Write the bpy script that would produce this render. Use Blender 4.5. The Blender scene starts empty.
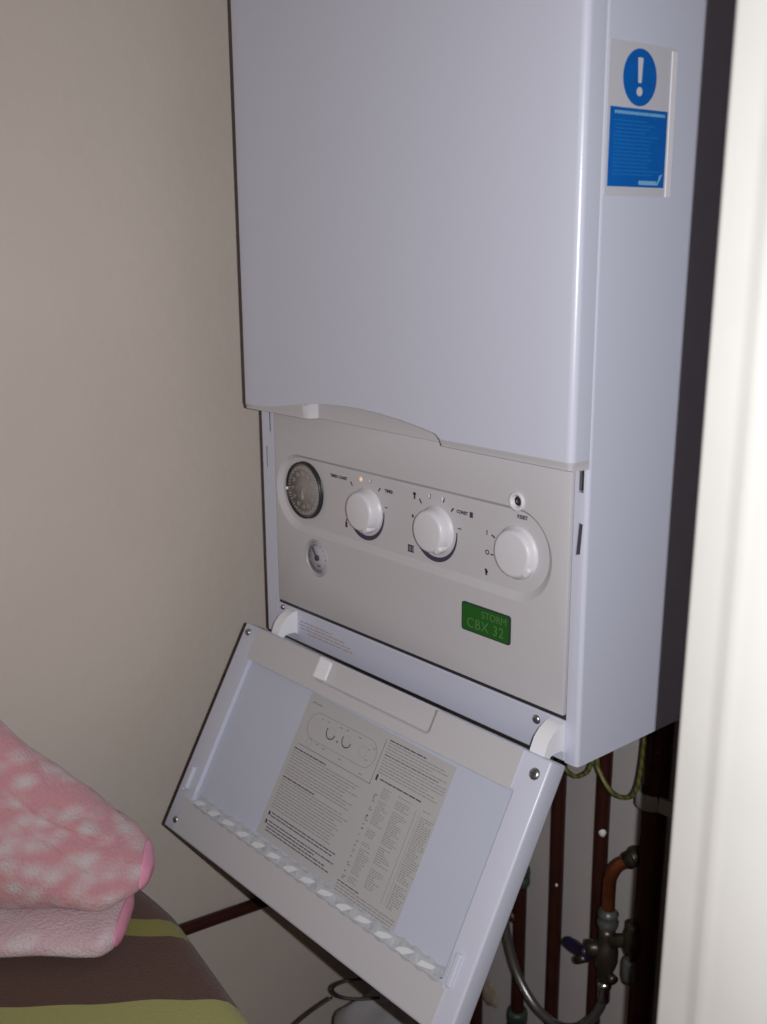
import bpy, bmesh, math, random
from mathutils import Vector, Matrix, noise
from mathutils.geometry import tessellate_polygon
random.seed(7)
PI = math.pi
ZO = 1.05                       # height of the boiler's underside above the floor
SC = bpy.context.scene
COL = SC.collection

# ------------------------------------------------------------------ materials
def nodes(m):
    m.use_nodes = True
    return m.node_tree.nodes, m.node_tree.links, m.node_tree.nodes['Principled BSDF']

def mat(name, col, rough=.5, metal=0.0, spec=.5, bump=0.0, bscale=300, var=0.0, vscale=20, coat=0.0, trans=0.0, emit=None):
    m = bpy.data.materials.new(name)
    N, L, P = nodes(m)
    P.inputs['Base Color'].default_value = (*col, 1)
    P.inputs['Roughness'].default_value = rough
    P.inputs['Metallic'].default_value = metal
    P.inputs['Specular IOR Level'].default_value = spec
    P.inputs['Coat Weight'].default_value = coat
    if trans: P.inputs['Transmission Weight'].default_value = trans
    if emit:
        P.inputs['Emission Color'].default_value = (*emit[0], 1); P.inputs['Emission Strength'].default_value = emit[1]
    tc = N.new('ShaderNodeTexCoord')
    if var:
        n = N.new('ShaderNodeTexNoise'); n.inputs['Scale'].default_value = vscale; n.inputs['Detail'].default_value = 5
        L.new(tc.outputs['Object'], n.inputs['Vector'])
        r = N.new('ShaderNodeValToRGB')
        r.color_ramp.elements[0].position = .3; r.color_ramp.elements[1].position = .7
        r.color_ramp.elements[0].color = (*[c * (1 - var) for c in col], 1)
        r.color_ramp.elements[1].color = (*[min(1, c * (1 + var)) for c in col], 1)
        L.new(n.outputs['Fac'], r.inputs['Fac']); L.new(r.outputs['Color'], P.inputs['Base Color'])
    if bump:
        n2 = N.new('ShaderNodeTexNoise'); n2.inputs['Scale'].default_value = bscale; n2.inputs['Detail'].default_value = 4
        L.new(tc.outputs['Object'], n2.inputs['Vector'])
        b = N.new('ShaderNodeBump'); b.inputs['Strength'].default_value = bump; b.inputs['Distance'].default_value = .002
        L.new(n2.outputs['Fac'], b.inputs['Height']); L.new(b.outputs['Normal'], P.inputs['Normal'])
    return m

M = {}
M['enamel'] = mat('white_enamel', (.555, .58, .70), .28, bump=.04, bscale=500)
M['plastic'] = mat('warm_grey_plastic', (.515, .510, .545), .5, bump=.05, bscale=700)
M['knob'] = mat('white_knob_plastic', (.64, .64, .69), .38)
M['hook'] = mat('white_nylon', (.78, .79, .84), .35)
M['ink'] = mat('dark_print', (.05, .04, .08), .7)
M['fade_ink'] = mat('grey_print', (.25, .245, .25), .8)
M['red_ink'] = mat('brown_red_print', (.42, .33, .33), .8)
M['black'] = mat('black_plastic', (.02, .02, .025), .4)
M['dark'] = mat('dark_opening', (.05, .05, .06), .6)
M['dial'] = mat('grey_dial', (.23, .21, .205), .35, coat=.4)
M['dial_mark'] = mat('pale_dial_print', (.36, .35, .34), .6)
M['gauge'] = mat('gauge_face', (.42, .42, .46), .35, coat=.5)
M['gauge_dark'] = mat('gauge_arc', (.13, .14, .18), .5)
M['chrome'] = mat('chrome', (.75, .75, .77), .2, 1)
M['zinc'] = mat('zinc_screw', (.42, .42, .44), .35, 1)
M['green'] = mat('green_badge', (.008, .10, .006), .45)
M['badge_ink'] = mat('badge_print', (.075, .185, .06), .5)
M['badge_rim'] = mat('badge_edge', (.02, .04, .03), .5)
M['amber'] = mat('amber_lamp', (.9, .5, .2), .3, emit=((1, .66, .40), .35))
M['film'] = mat('clear_sticker_film', (.555, .56, .62), .45)
M['film_edge'] = mat('sticker_peeled_edge', (.76, .76, .82), .4)
M['blue'] = mat('blue_sticker', (.002, .115, .46), .45, var=.06, vscale=90)
M['blue_line'] = mat('sticker_small_print', (.01, .17, .52), .5)
M['blue_head'] = mat('sticker_headline', (.20, .46, .68), .5)
M['white_ink'] = mat('white_print', (.60, .62, .66), .5)
M['paper'] = mat('label_paper', (.44, .44, .46), .7, bump=.05, bscale=200)
M['tape'] = mat('clear_tape', (.74, .78, .84), .22, spec=.6)
M['tape_body'] = mat('dull_tape', (.44, .46, .50), .35)
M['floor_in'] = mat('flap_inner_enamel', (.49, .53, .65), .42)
M['wall'] = mat('cream_painted_plaster', (.55, .495, .45), .75, spec=.25, bump=.35, bscale=60, var=.03, vscale=5)
M['wall_back'] = mat('grey_painted_plaster', (.50, .47, .47), .8, spec=.2, bump=.35, bscale=60, var=.04, vscale=6)
M['gloss'] = mat('cream_gloss_paint', (.64, .64, .625), .32, bump=.12, bscale=40, var=.03, vscale=12)
M['ceil'] = mat('ceiling_paint', (.6, .58, .55), .9)
M['floor'] = mat('brown_carpet', (.16, .12, .09), .95, bump=.4, bscale=400)
M['board'] = mat('bare_shelf_wood', (.36, .24, .13), .6, bump=.2, bscale=80, var=.2, vscale=30)
M['brass'] = mat('tarnished_brass', (.09, .078, .06), .36, .7, bump=.3, bscale=120, var=.3, vscale=60)
M['grey_metal'] = mat('dull_grey_metal', (.17, .185, .18), .4, .5, bump=.2, bscale=200, var=.25, vscale=80)
M['elbow'] = mat('bright_copper', (.42, .14, .06), .28, .85, var=.3, vscale=50)
M['navy'] = mat('dark_navy_plastic', (.02, .015, .05), .35)
M['verdigris'] = mat('green_grey_fitting', (.07, .10, .085), .5, .4, var=.4, vscale=70)
M['rubber'] = mat('black_cable', (.02, .018, .02), .45)
M['clip'] = mat('grey_pipe_clip', (.42, .42, .42), .5, .1)
M['plaster'] = mat('flaked_plaster', (.36, .31, .24), .9, bump=.6, bscale=90, var=.3, vscale=60)

def pipe_mat():
    # old brown copper with specks of wall paint
    m = mat('brown_oxidised_copper', (.06, .017, .012), .42, .35)
    N, L, P = nodes(m)
    tc = N.new('ShaderNodeTexCoord')
    n = N.new('ShaderNodeTexNoise'); n.inputs['Scale'].default_value = 26; n.inputs['Detail'].default_value = 3
    r = N.new('ShaderNodeValToRGB')
    e = r.color_ramp.elements
    e[0].position = .0; e[0].color = (.022, .006, .005, 1)
    e[1].position = .55; e[1].color = (.062, .018, .012, 1)
    k = e.new(.70); k.color = (.062, .018, .012, 1)
    k = e.new(.73); k.color = (.20, .15, .10, 1)
    L.new(tc.outputs['Object'], n.inputs['Vector']); L.new(n.outputs['Fac'], r.inputs['Fac']); L.new(r.outputs['Color'], P.inputs['Base Color'])
    return m
M['pipe'] = pipe_mat()

def fleece_mat(name, a, b, sc, bump=.8, lo=.42, hi=.60, rot=0.0):
    m = mat(name, a, 1.0, spec=.1)
    N, L, P = nodes(m)
    P.inputs['Sheen Weight'].default_value = .3
    P.inputs['Sheen Roughness'].default_value = .6
    tc = N.new('ShaderNodeTexCoord')
    mp = N.new('ShaderNodeMapping'); mp.inputs['Rotation'].default_value = (0, 0, rot); mp.inputs['Scale'].default_value = (sc, sc * .55, sc)
    L.new(tc.outputs['Object'], mp.inputs['Vector'])
    v = N.new('ShaderNodeTexVoronoi'); v.feature = 'SMOOTH_F1'; v.inputs['Smoothness'].default_value = .6; v.inputs['Scale'].default_value = 1
    L.new(mp.outputs['Vector'], v.inputs['Vector'])
    n = N.new('ShaderNodeTexNoise'); n.inputs['Scale'].default_value = 1.4; n.inputs['Detail'].default_value = 6
    L.new(mp.outputs['Vector'], n.inputs['Vector'])
    ad = N.new('ShaderNodeMath'); ad.operation = 'ADD'
    ml = N.new('ShaderNodeMath'); ml.operation = 'MULTIPLY'; ml.inputs[1].default_value = .55
    L.new(n.outputs['Fac'], ml.inputs[0]); L.new(v.outputs['Distance'], ad.inputs[0]); L.new(ml.outputs[0], ad.inputs[1])
    r = N.new('ShaderNodeValToRGB')
    r.color_ramp.elements[0].position = lo + .15; r.color_ramp.elements[0].color = (*b, 1)
    r.color_ramp.elements[1].position = hi + .15; r.color_ramp.elements[1].color = (*a, 1)
    L.new(ad.outputs[0], r.inputs['Fac']); L.new(r.outputs['Color'], P.inputs['Base Color'])
    n2 = N.new('ShaderNodeTexNoise'); n2.inputs['Scale'].default_value = 330; n2.inputs['Detail'].default_value = 3
    L.new(tc.outputs['Object'], n2.inputs['Vector'])
    bp = N.new('ShaderNodeBump'); bp.inputs['Strength'].default_value = bump; bp.inputs['Distance'].default_value = .003
    L.new(n2.outputs['Fac'], bp.inputs['Height']); L.new(bp.outputs['Normal'], P.inputs['Normal'])
    return m
M['fleece'] = fleece_mat('pink_mottled_fleece', (.50, .245, .28), (.52, .44, .46), 66, lo=.30, hi=.78, rot=.86)
M['fleece_pale'] = fleece_mat('pale_pink_fleece', (.56, .40, .45), (.60, .50, .54), 40, rot=.86)
M['satin'] = mat('pink_satin_binding', (.72, .30, .44), .45)

def stripe_mat():
    m = mat('brown_blanket_with_lime_stripes', (.1, .05, .04), .95, spec=.1)
    N, L, P = nodes(m)
    P.inputs['Sheen Weight'].default_value = .15
    tc = N.new('ShaderNodeTexCoord')
    d = N.new('ShaderNodeVectorMath'); d.operation = 'DOT_PRODUCT'; d.inputs[1].default_value = (.7605, -.6494, 0)
    L.new(tc.outputs['Object'], d.inputs[0])
    n = N.new('ShaderNodeTexNoise'); n.inputs['Scale'].default_value = 7
    L.new(tc.outputs['Object'], n.inputs['Vector'])
    mu = N.new('ShaderNodeMath'); mu.operation = 'MULTIPLY_ADD'; mu.inputs[1].default_value = .03
    L.new(n.outputs['Fac'], mu.inputs[0]); L.new(d.outputs['Value'], mu.inputs[2])
    r = N.new('ShaderNodeValToRGB'); r.color_ramp.interpolation = 'CONSTANT'
    br = (.088, .046, .036, 1); gr = (.21, .20, .055, 1); pg = (.30, .30, .11, 1)
    e = r.color_ramp.elements
    e[0].position = 0; e[0].color = br; e[1].position = .2695; e[1].color = gr
    for p, c in ((.2965, br), (.389, pg), (.425, gr), (.46, br), (.56, gr), (.60, br)):
        k = e.new(p); k.color = c
    L.new(mu.outputs[0], r.inputs['Fac']); L.new(r.outputs['Color'], P.inputs['Base Color'])
    n2 = N.new('ShaderNodeTexNoise'); n2.inputs['Scale'].default_value = 500
    L.new(tc.outputs['Object'], n2.inputs['Vector'])
    bp = N.new('ShaderNodeBump'); bp.inputs['Strength'].default_value = .5; bp.inputs['Distance'].default_value = .002
    L.new(n2.outputs['Fac'], bp.inputs['Height']); L.new(bp.outputs['Normal'], P.inputs['Normal'])
    return m
M['stripe'] = stripe_mat()

def wire_mat():
    m = mat('green_yellow_wire', (.2, .2, .05), .4)
    N, L, P = nodes(m)
    tc = N.new('ShaderNodeTexCoord')
    w = N.new('ShaderNodeTexWave'); w.inputs['Scale'].default_value = 45; w.inputs['Distortion'].default_value = 1.5
    w.bands_direction = 'DIAGONAL'
    L.new(tc.outputs['Object'], w.inputs['Vector'])
    r = N.new('ShaderNodeValToRGB'); r.color_ramp.elements[0].position = .4; r.color_ramp.elements[1].position = .6
    r.color_ramp.elements[0].color = (.09, .115, .035, 1); r.color_ramp.elements[1].color = (.20, .19, .05, 1)
    L.new(w.outputs['Fac'], r.inputs['Fac']); L.new(r.outputs['Color'], P.inputs['Base Color'])
    return m
M['wire'] = wire_mat()

def braid_mat():
    m = mat('braided_steel', (.34, .34, .34), .32, .85)
    N, L, P = nodes(m)
    tc = N.new('ShaderNodeTexCoord')
    c = N.new('ShaderNodeTexChecker'); c.inputs['Scale'].default_value = 260
    L.new(tc.outputs['Object'], c.inputs['Vector'])
    b = N.new('ShaderNodeBump'); b.inputs['Strength'].default_value = .7; b.inputs['Distance'].default_value = .001
    L.new(c.outputs['Fac'], b.inputs['Height']); L.new(b.outputs['Normal'], P.inputs['Normal'])
    return m
M['braid'] = braid_mat()

def bag_mat():
    m = mat('thin_white_plastic', (.36, .35, .37), .35, bump=.3, bscale=60)
    return m
M['bag'] = bag_mat()

# ------------------------------------------------------------------ mesh builder
class B:
    def __init__(s): s.bm = bmesh.new(); s.mats = []
    def mi(s, m):
        if m is None: return 0
        if m not in s.mats: s.mats.append(m)
        return s.mats.index(m)
    def _merge(s, t, m, smooth):
        i = s.mi(m)
        for f in t.faces: f.material_index = i; f.smooth = smooth
        me = bpy.data.meshes.new('tmp'); t.to_mesh(me); t.free()
        s.bm.from_mesh(me); bpy.data.meshes.remove(me)
    def box(s, x0, x1, y0, y1, z0, z1, m=None, bev=0, seg=2, mtx=None, smooth=False):
        t = bmesh.new()
        bmesh.ops.create_cube(t, size=1)
        for v in t.verts:
            v.co = Vector(((x0 + x1) / 2 + v.co.x * (x1 - x0), (y0 + y1) / 2 + v.co.y * (y1 - y0), (z0 + z1) / 2 + v.co.z * (z1 - z0)))
        if bev: bmesh.ops.bevel(t, geom=t.edges[:], offset=bev, segments=seg, affect='EDGES', profile=.5)
        if mtx: bmesh.ops.transform(t, matrix=mtx, verts=t.verts)
        s._merge(t, m, smooth); return s
    def prism(s, pts, f0, f1, m=None, smooth=False, holes=()):
        # pts: 2-D outline; f0, f1 map (a, b) to 3-D on either end
        t = bmesh.new()
        loops = [list(pts)] + [list(h) for h in holes]
        A = []; Bv = []
        for lp in loops:
            A += [t.verts.new(f0(*p)) for p in lp]; Bv += [t.verts.new(f1(*p)) for p in lp]
        tri = tessellate_polygon([[Vector((*p, 0)) for p in lp] for lp in loops])
        for tr in tri:
            try:
                t.faces.new([A[i] for i in tr]); t.faces.new([Bv[i] for i in reversed(tr)])
            except ValueError: pass
        o = 0
        for lp in loops:
            n = len(lp)
            for i in range(n):
                j = (i + 1) % n
                t.faces.new((A[o + i], A[o + j], Bv[o + j], Bv[o + i]))
            o += n
        bmesh.ops.recalc_face_normals(t, faces=t.faces)
        s._merge(t, m, smooth); return s
    def tube(s, pts, r, m=None, n=14, sub=6, cap=True):
        P = [Vector(p) for p in pts]
        R = r if isinstance(r, (list, tuple)) else [r] * len(P)
        if sub > 1 and len(P) > 2:
            Q = []; RR = []
            for i in range(len(P) - 1):
                a = P[max(i - 1, 0)]; b = P[i]; c = P[i + 1]; d = P[min(i + 2, len(P) - 1)]
                for k in range(sub):
                    u = k / sub
                    Q.append(.5 * ((2 * b) + (c - a) * u + (2 * a - 5 * b + 4 * c - d) * u * u + (3 * b - a - 3 * c + d) * u ** 3))
                    RR.append(R[i] * (1 - u) + R[i + 1] * u)
            Q.append(P[-1]); RR.append(R[-1]); P, R = Q, RR
        t = bmesh.new(); rings = []
        T0 = (P[1] - P[0]).normalized()
        nn = T0.orthogonal().normalized()
        for i, p in enumerate(P):
            T = (P[min(i + 1, len(P) - 1)] - P[max(i - 1, 0)]).normalized()
            nn = (nn - T * nn.dot(T)).normalized(); bb = T.cross(nn)
            rings.append([t.verts.new(p + (nn * math.cos(a) + bb * math.sin(a)) * R[i]) for a in [2 * PI * k / n for k in range(n)]])
        for a, b in zip(rings, rings[1:]):
            for k in range(n): t.faces.new((a[k], a[(k + 1) % n], b[(k + 1) % n], b[k]))
        if cap: t.faces.new(rings[0][::-1]); t.faces.new(rings[-1])
        bmesh.ops.recalc_face_normals(t, faces=t.faces)
        s._merge(t, m, True); return s
    def lathe(s, prof, o, ax, m=None, n=40, smooth=True):
        # prof: (radius, distance along ax)
        ax = Vector(ax).normalized(); o = Vector(o); u = ax.orthogonal().normalized(); w = ax.cross(u)
        t = bmesh.new(); rings = []
        for r, h in prof:
            if r < 1e-6: rings.append([t.verts.new(o + ax * h)])
            else: rings.append([t.verts.new(o + ax * h + (u * math.cos(2 * PI * k / n) + w * math.sin(2 * PI * k / n)) * r) for k in range(n)])
        for a, b in zip(rings, rings[1:]):
            for k in range(n):
                k2 = (k + 1) % n
                if len(a) == 1 and len(b) == 1: continue
                if len(a) == 1: t.faces.new((a[0], b[k2], b[k]))
                elif len(b) == 1: t.faces.new((a[k], a[k2], b[0]))
                else: t.faces.new((a[k], a[k2], b[k2], b[k]))
        bmesh.ops.recalc_face_normals(t, faces=t.faces)
        s._merge(t, m, smooth); return s
    def grid(s, rows, m=None, smooth=True, close_u=False, close_v=False, caps=False):
        t = bmesh.new()
        V = [[t.verts.new(p) for p in r] for r in rows]
        nr = len(V); nc = len(V[0])
        for i in range(nr if close_u else nr - 1):
            for j in range(nc if close_v else nc - 1):
                a, b, c, d = V[i][j], V[i][(j + 1) % nc], V[(i + 1) % nr][(j + 1) % nc], V[(i + 1) % nr][j]
                try: t.faces.new((a, b, c, d))
                except ValueError: pass
        if caps:
            t.faces.new(V[0]); t.faces.new(V[-1][::-1])
        bmesh.ops.remove_doubles(t, verts=t.verts, dist=1e-6)
        bmesh.ops.recalc_face_normals(t, faces=t.faces)
        s._merge(t, m, smooth); return s
    def mesh(s, name):
        me = bpy.data.meshes.new(name); s.bm.to_mesh(me); s.bm.free()
        for k in (s.mats or [M['enamel']]): me.materials.append(k)
        return me

def autosmooth(me, ang=35):
    bm = bmesh.new(); bm.from_mesh(me)
    for f in bm.faces: f.smooth = True
    for e in bm.edges:
        if len(e.link_faces) == 2 and e.calc_face_angle(0) > math.radians(ang): e.smooth = False
    bm.to_mesh(me); bm.free()

def part(name, b, parent, label=None, mtx=None, auto=None):
    """one mesh object under its thing; b is in the parent's frame"""
    me = b.mesh(name) if isinstance(b, B) else b
    if auto: autosmooth(me, auto)
    o = bpy.data.objects.new(name, me); COL.objects.link(o); o.parent = parent
    if mtx: o.matrix_local = mtx
    if label: o['label'] = label
    return o

def tag(o, label, cat, group=None):
    o['label'] = label; o['category'] = cat
    if group: o['group'] = group
    return o

def thing(name, label, cat, loc, group=None):
    o = bpy.data.objects.new(name, None); COL.objects.link(o); o.empty_display_size = .05
    o.location = (loc[0], loc[1], loc[2] + ZO)
    return tag(o, label, cat, group)

def single(name, b, label, cat, group=None, auto=None):
    """a thing that is one mesh: keep mesh coordinates in the boiler frame, object lifted by ZO"""
    me = b.mesh(name)
    if auto: autosmooth(me, auto)
    o = bpy.data.objects.new(name, me); COL.objects.link(o); o.location = (0, 0, ZO)
    return tag(o, label, cat, group)

def struct(name, b, auto=None):
    me = b.mesh(name)
    if auto: autosmooth(me, auto)
    o = bpy.data.objects.new(name, me); COL.objects.link(o); o.location = (0, 0, ZO); o['kind'] = 'structure'
    return o

def boolean(me, cutters):
    """difference of meshes, evaluated without operators"""
    a = bpy.data.objects.new('work', me); COL.objects.link(a); obs = []
    for c in cutters:
        o = bpy.data.objects.new('cut', c.mesh('cut')); COL.objects.link(o); obs.append(o)
        md = a.modifiers.new('b', 'BOOLEAN'); md.object = o; md.operation = 'DIFFERENCE'; md.solver = 'EXACT'
    dg = bpy.context.evaluated_depsgraph_get(); dg.update()
    r = bpy.data.meshes.new_from_object(a.evaluated_get(dg), preserve_all_data_layers=False, depsgraph=dg)
    for o in obs + [a]: bpy.data.objects.remove(o)
    return r

def text_mesh(body, size, m, depth=.0002, spacing=1.0, bold=0.0):
    cu = bpy.data.curves.new('t', 'FONT'); cu.body = body; cu.size = size; cu.extrude = depth; cu.align_x = 'CENTER'; cu.align_y = 'CENTER'
    cu.space_character = spacing; cu.offset = bold
    o = bpy.data.objects.new('t', cu); COL.objects.link(o)
    dg = bpy.context.evaluated_depsgraph_get(); dg.update()
    me = bpy.data.meshes.new_from_object(o.evaluated_get(dg)); bpy.data.objects.remove(o)
    me.materials.clear(); me.materials.append(m)
    return me

FRONT = Matrix(((1, 0, 0), (0, 0, -1), (0, 1, 0))).to_4x4()      # text plane (x, y) -> facing -Y
SIDE = Matrix(((0, 0, 1), (1, 0, 0), (0, 1, 0))).to_4x4()        # facing +X, reading towards +Y

def add_text(b, body, size, mtx, m, spacing=1.0, bold=.00016):
    me = text_mesh(body, size, m, spacing=spacing, bold=bold)
    me.transform(mtx)
    i = b.mi(m); n0 = len(b.bm.faces)
    b.bm.from_mesh(me); b.bm.faces.ensure_lookup_table()
    for f in b.bm.faces[n0:]: f.material_index = i
    bpy.data.meshes.remove(me)

def arc(cx, cy, r, a0, a1, n):
    return [(cx + r * math.cos(math.radians(a0 + (a1 - a0) * k / n)), cy + r * math.sin(math.radians(a0 + (a1 - a0) * k / n))) for k in range(n + 1)]

def stadium(x0, x1, z0, z1, n=20):
    r = (z1 - z0) / 2; cz = (z0 + z1) / 2
    return arc(x1 - r, cz, r, -90, 90, n) + arc(x0 + r, cz, r, 90, 270, n)

def rrect(x0, x1, z0, z1, r, n=5):
    return arc(x1 - r, z0 + r, r, -90, 0, n) + arc(x1 - r, z1 - r, r, 0, 90, n) + arc(x0 + r, z1 - r, r, 90, 180, n) + arc(x0 + r, z0 + r, r, 180, 270, n)

def XZ(y): return lambda a, b: (a, y, b)

# ------------------------------------------------------------------ the boiler
W, DEP, TOP = .45, .355, .80
boiler = thing('gas_boiler', 'large white wall-hung gas boiler with its control panel flap hanging open', 'boiler', (0, 0, 0))

# casing: folded steel shell with front flanges either side of the panel opening
rr = .004
out = [(0, DEP), (0, .0)] + [(.0205, 0), (.0205, .03), (.4365, .03), (.4365, 0)] + arc(W - rr, rr, rr, -90, 0, 5) + [(W, DEP)]
b = B(); b.prism(out, lambda x, y: (x, y, 0), lambda x, y: (x, y, TOP), M['enamel'])
me = b.mesh('casing')
cut = []
c = B(); c.prism([(.4392, .183), (.4442, .1845), (.4460, .2095), (.4415, .2105)], XZ(-.01), XZ(.012)); cut.append(c)
c = B(); c.box(.4395, .4455, -.01, .012, .235, .262); cut.append(c)
c = B(); c.box(.0050, .0082, -.01, .010, .188, .212); cut.append(c)
c = B(); c.box(.0125, .0160, -.01, .010, .228, .262); cut.append(c)
c = B(); c.box(.0145, .0168, -.01, .010, .038, .043); cut.append(c)
me = boolean(me, cut); autosmooth(me, 40)
part('casing', me, boiler)
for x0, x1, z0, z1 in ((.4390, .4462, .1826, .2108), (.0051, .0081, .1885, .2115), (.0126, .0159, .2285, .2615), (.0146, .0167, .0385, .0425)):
    b = B(); b.box(x0, x1, .0012, .010, z0, z1, M['dark']); part('flange_slot_shade', b, boiler, 'dark inset painting the shade inside a side flange slot')  # dark insets stand in for the shade inside the slots
b = B(); b.box(.0215, .4350, .0012, .012, .0372, .0420, M['black'])  # added black strip paints the shade in the gap below the panel
part('panel_gap_shade', b, boiler, 'black strip painting the shade in the gap under the control panel')
# the latch bracket seen through the upper slot, spring clip on the left flange
b = B(); b.box(.4400, .4425, .001, .011, .236, .258, M['zinc'], .0004); b.box(.4395, .4455, .0095, .0115, .235, .262, M['grey_metal'])
part('latch_bracket', b, boiler, 'grey metal bracket in the slot of the right flange')

# white strip under the panel
b = B(); b.box(.0208, .4362, -.0003, .012, .0005, .0375, M['enamel'], .0012)
strip = part('lower_strip', b, boiler)
def screw(x, y, z, ax, r, parent, mtx=None):
    b = B()
    b.lathe([(0, .0026), (r * .45, .0025), (r * .8, .0019), (r, .0006), (r, -.004), (0, -.004)], (x, y, z), ax, M['zinc'], 20)
    a = Vector(ax).normalized(); u = Vector((1, 0, 0)); w = a.cross(u)
    for d1, d2 in ((u, w), (w, u)):
        c = Vector((x, y, z)) + a * .0024
        t = bmesh.new(); bmesh.ops.create_cube(t, size=1)
        R = Matrix((d1, d2, a)).transposed().to_4x4()
        bmesh.ops.transform(t, matrix=Matrix.Translation(c) @ R @ Matrix.Diagonal((r * 1.1, r * .22, .0006, 1)), verts=t.verts)
        b._merge(t, M['dark'], False)
    return part('screw', b, parent)
screw(.0300, -.0003, .0335, (0, -1, 0), .0030, strip)
screw(.4045, -.0003, .0285, (0, -1, 0), .0042, strip)
b = B()
rs = random.Random(3)
for k, (z, x0, x1) in enumerate(((.0250, .062, .118), (.0212, .060, .140), (.0174, .062, .150), (.0136, .075, .152))):
    x = x0
    while x < x1:
        w = rs.uniform(.004, .011)
        b.box(x, min(x + w, x1), -.0006, -.0002, z, z + .0013, M['red_ink']); x += w + .0018
part('printed_notice', b, strip, 'faded red print on the strip')

# control panel with the recessed stadium
b = B(); b.box(.0232, .4338, -.0012, .012, .0415, .30, M['plastic'], .0012, 2)
me = b.mesh('p')
cut = []
def frustum(o0, o1, y0, y1):
    c = B(); rows = [[(x, y0, z) for x, z in o0], [(x, y1, z) for x, z in o1]]
    c.grid(rows, None, False, close_v=True, caps=True); return c
so = stadium(.0265, .4165, .1290, .2110, 28); si = stadium(.0330, .4105, .1360, .2075, 28)
# extend the cutter a little in front of the panel
ext = lambda o, i, f: [(a[0] + (a[0] - c_[0]) * f, a[1] + (a[1] - c_[1]) * f) for a, c_ in zip(o, i)]
c = B(); rows = [[(x, -.0052, z) for x, z in ext(so, si, 1.0)], [(x, -.0012, z) for x, z in so], [(x, .0028, z) for x, z in si]]
c.grid(rows, None, False, close_v=True, caps=True); cut.append(c)
c = B(); c.prism(arc(.0735, .1738, .0306, 0, 354, 59), XZ(-.01), XZ(.0085)); cut.append(c)
c = B(); c.prism(arc(.0950, .1046, .0200, 0, 350, 35), XZ(-.01), XZ(.0045)); cut.append(c)
c = B(); c.prism(arc(.3770, .2165, .0072, 0, 345, 23), XZ(-.01), XZ(.010)); cut.append(c)
me = boolean(me, cut); me.materials.clear(); me.materials.append(M['plastic']); autosmooth(me, 28)
part('control_panel', me, boiler, 'warm grey plastic control panel with a rounded recess')
PY = .0028                                               # recess floor
def ymark(bb, x0, x1, z0, z1, m, y=PY): bb.box(x0, x1, y - .00025, y + .0001, z0, z1, m)

# timer
b = B(); b.lathe([(.0302, .0015), (.0301, -.0014), (.0290, -.0019), (.0284, -.0012), (.0283, .004), (.0302, .004)], (.0735, 0, .1738), (0, 1, 0), M['black'], 60)
timer = part('time_clock', b, boiler, 'round mechanical timer with a black rim')
b = B(); b.lathe([(0, -.0018), (.0120, -.0018), (.0125, -.0008), (.0283, -.0006), (.0283, .003), (0, .003)], (.0735, 0, .1738), (0, 1, 0), M['dial'], 60)
part('dial', b, timer)
b = B()
for k in range(48):
    a = 2 * PI * k / 48; r0, r1 = (.0222, .0262) if k % 2 == 0 else (.0236, .0262)
    R = Matrix.Translation((.0735, -.0006, .1738)) @ Matrix.Rotation(a, 4, 'Y')
    b.box(-.0006, .0006, -.0004, .0004, r0, r1, M['dial_mark'], mtx=R)
for k in range(12):
    a = 2 * PI * k / 12
    add_text(b, str(2 * k + 1 if k else 24), .0052, Matrix.Translation((.0735 + .0180 * math.sin(a), -.0007, .1738 + .0180 * math.cos(a))) @ FRONT, M['dial_mark'])
part('dial_scale', b, timer)
b = B(); b.box(.0730, .0754, -.0030, -.0010, .1650, .1740, M['dial_mark'], .0003, mtx=None)
b.lathe([(0, -.0026), (.0045, -.0022), (.0048, -.001)], (.0735, 0, .1738), (0, 1, 0), M['dial'], 24)
part('clock_hand', b, timer)
b = B(); b.lathe([(0, -.0024), (.0015, -.0018), (.0017, 0)], (.0455, -.001, .1720), (0, 1, 0), M['hook'], 12)
part('pin', b, timer, 'small white pin at the rim')

# pressure gauge
b = B(); b.lathe([(.0195, .004), (.0195, -.0014), (.0188, -.0022), (.0178, -.0012), (.0170, .004)], (.0950, 0, .1046), (0, 1, 0), M['gauge'], 48)
gauge = part('pressure_gauge', b, boiler, 'small round pressure gauge')
b = B(); b.lathe([(0, 0), (.0171, 0), (.0171, .004), (0, .004)], (.0950, 0, .1046), (0, 1, 0), M['gauge'], 48)
part('gauge_face', b, gauge)
b = B()
def ring_arc(bb, cx, cz, r0, r1, a0, a1, m, y, n=24, taper=None):
    o = []; i_ = []
    for k in range(n + 1):
        u = k / n; a = math.radians(a0 + (a1 - a0) * u); w = (r1 - r0) * (taper(u) if taper else 1)
        i_.append((cx + r0 * math.cos(a), cz + r0 * math.sin(a))); o.append((cx + (r0 + w) * math.cos(a), cz + (r0 + w) * math.sin(a)))
    bb.grid([[(x, y - .0003, z) for x, z in i_], [(x, y - .0003, z) for x, z in o]], m, False)
ring_arc(b, .095, .1046, .0130, .0155, 200, 300, M['gauge_dark'], 0)
ring_arc(b, .095, .1046, .0135, .0148, 100, 195, M['gauge_dark'], 0)
for k in range(13):
    a = math.radians(225 - k * 22.5); R = Matrix.Translation((.095, -.0003, .1046)) @ Matrix.Rotation(PI / 2 - a, 4, 'Y')
    b.box(-.0003, .0003, -.0001, .0001, .0125, .0150, M['gauge_dark'], mtx=R)
add_text(b, 'bar', .0042, Matrix.Translation((.098, -.0004, .0965)) @ FRONT, M['gauge_dark'])
part('gauge_scale', b, gauge)
b = B(); R = Matrix.Translation((.0950, -.0012, .1046)) @ Matrix.Rotation(math.radians(-35), 4, 'Y')
b.box(-.0007, .0007, -.0004, .0004, -.002, .0125, M['ink'], mtx=R)
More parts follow.
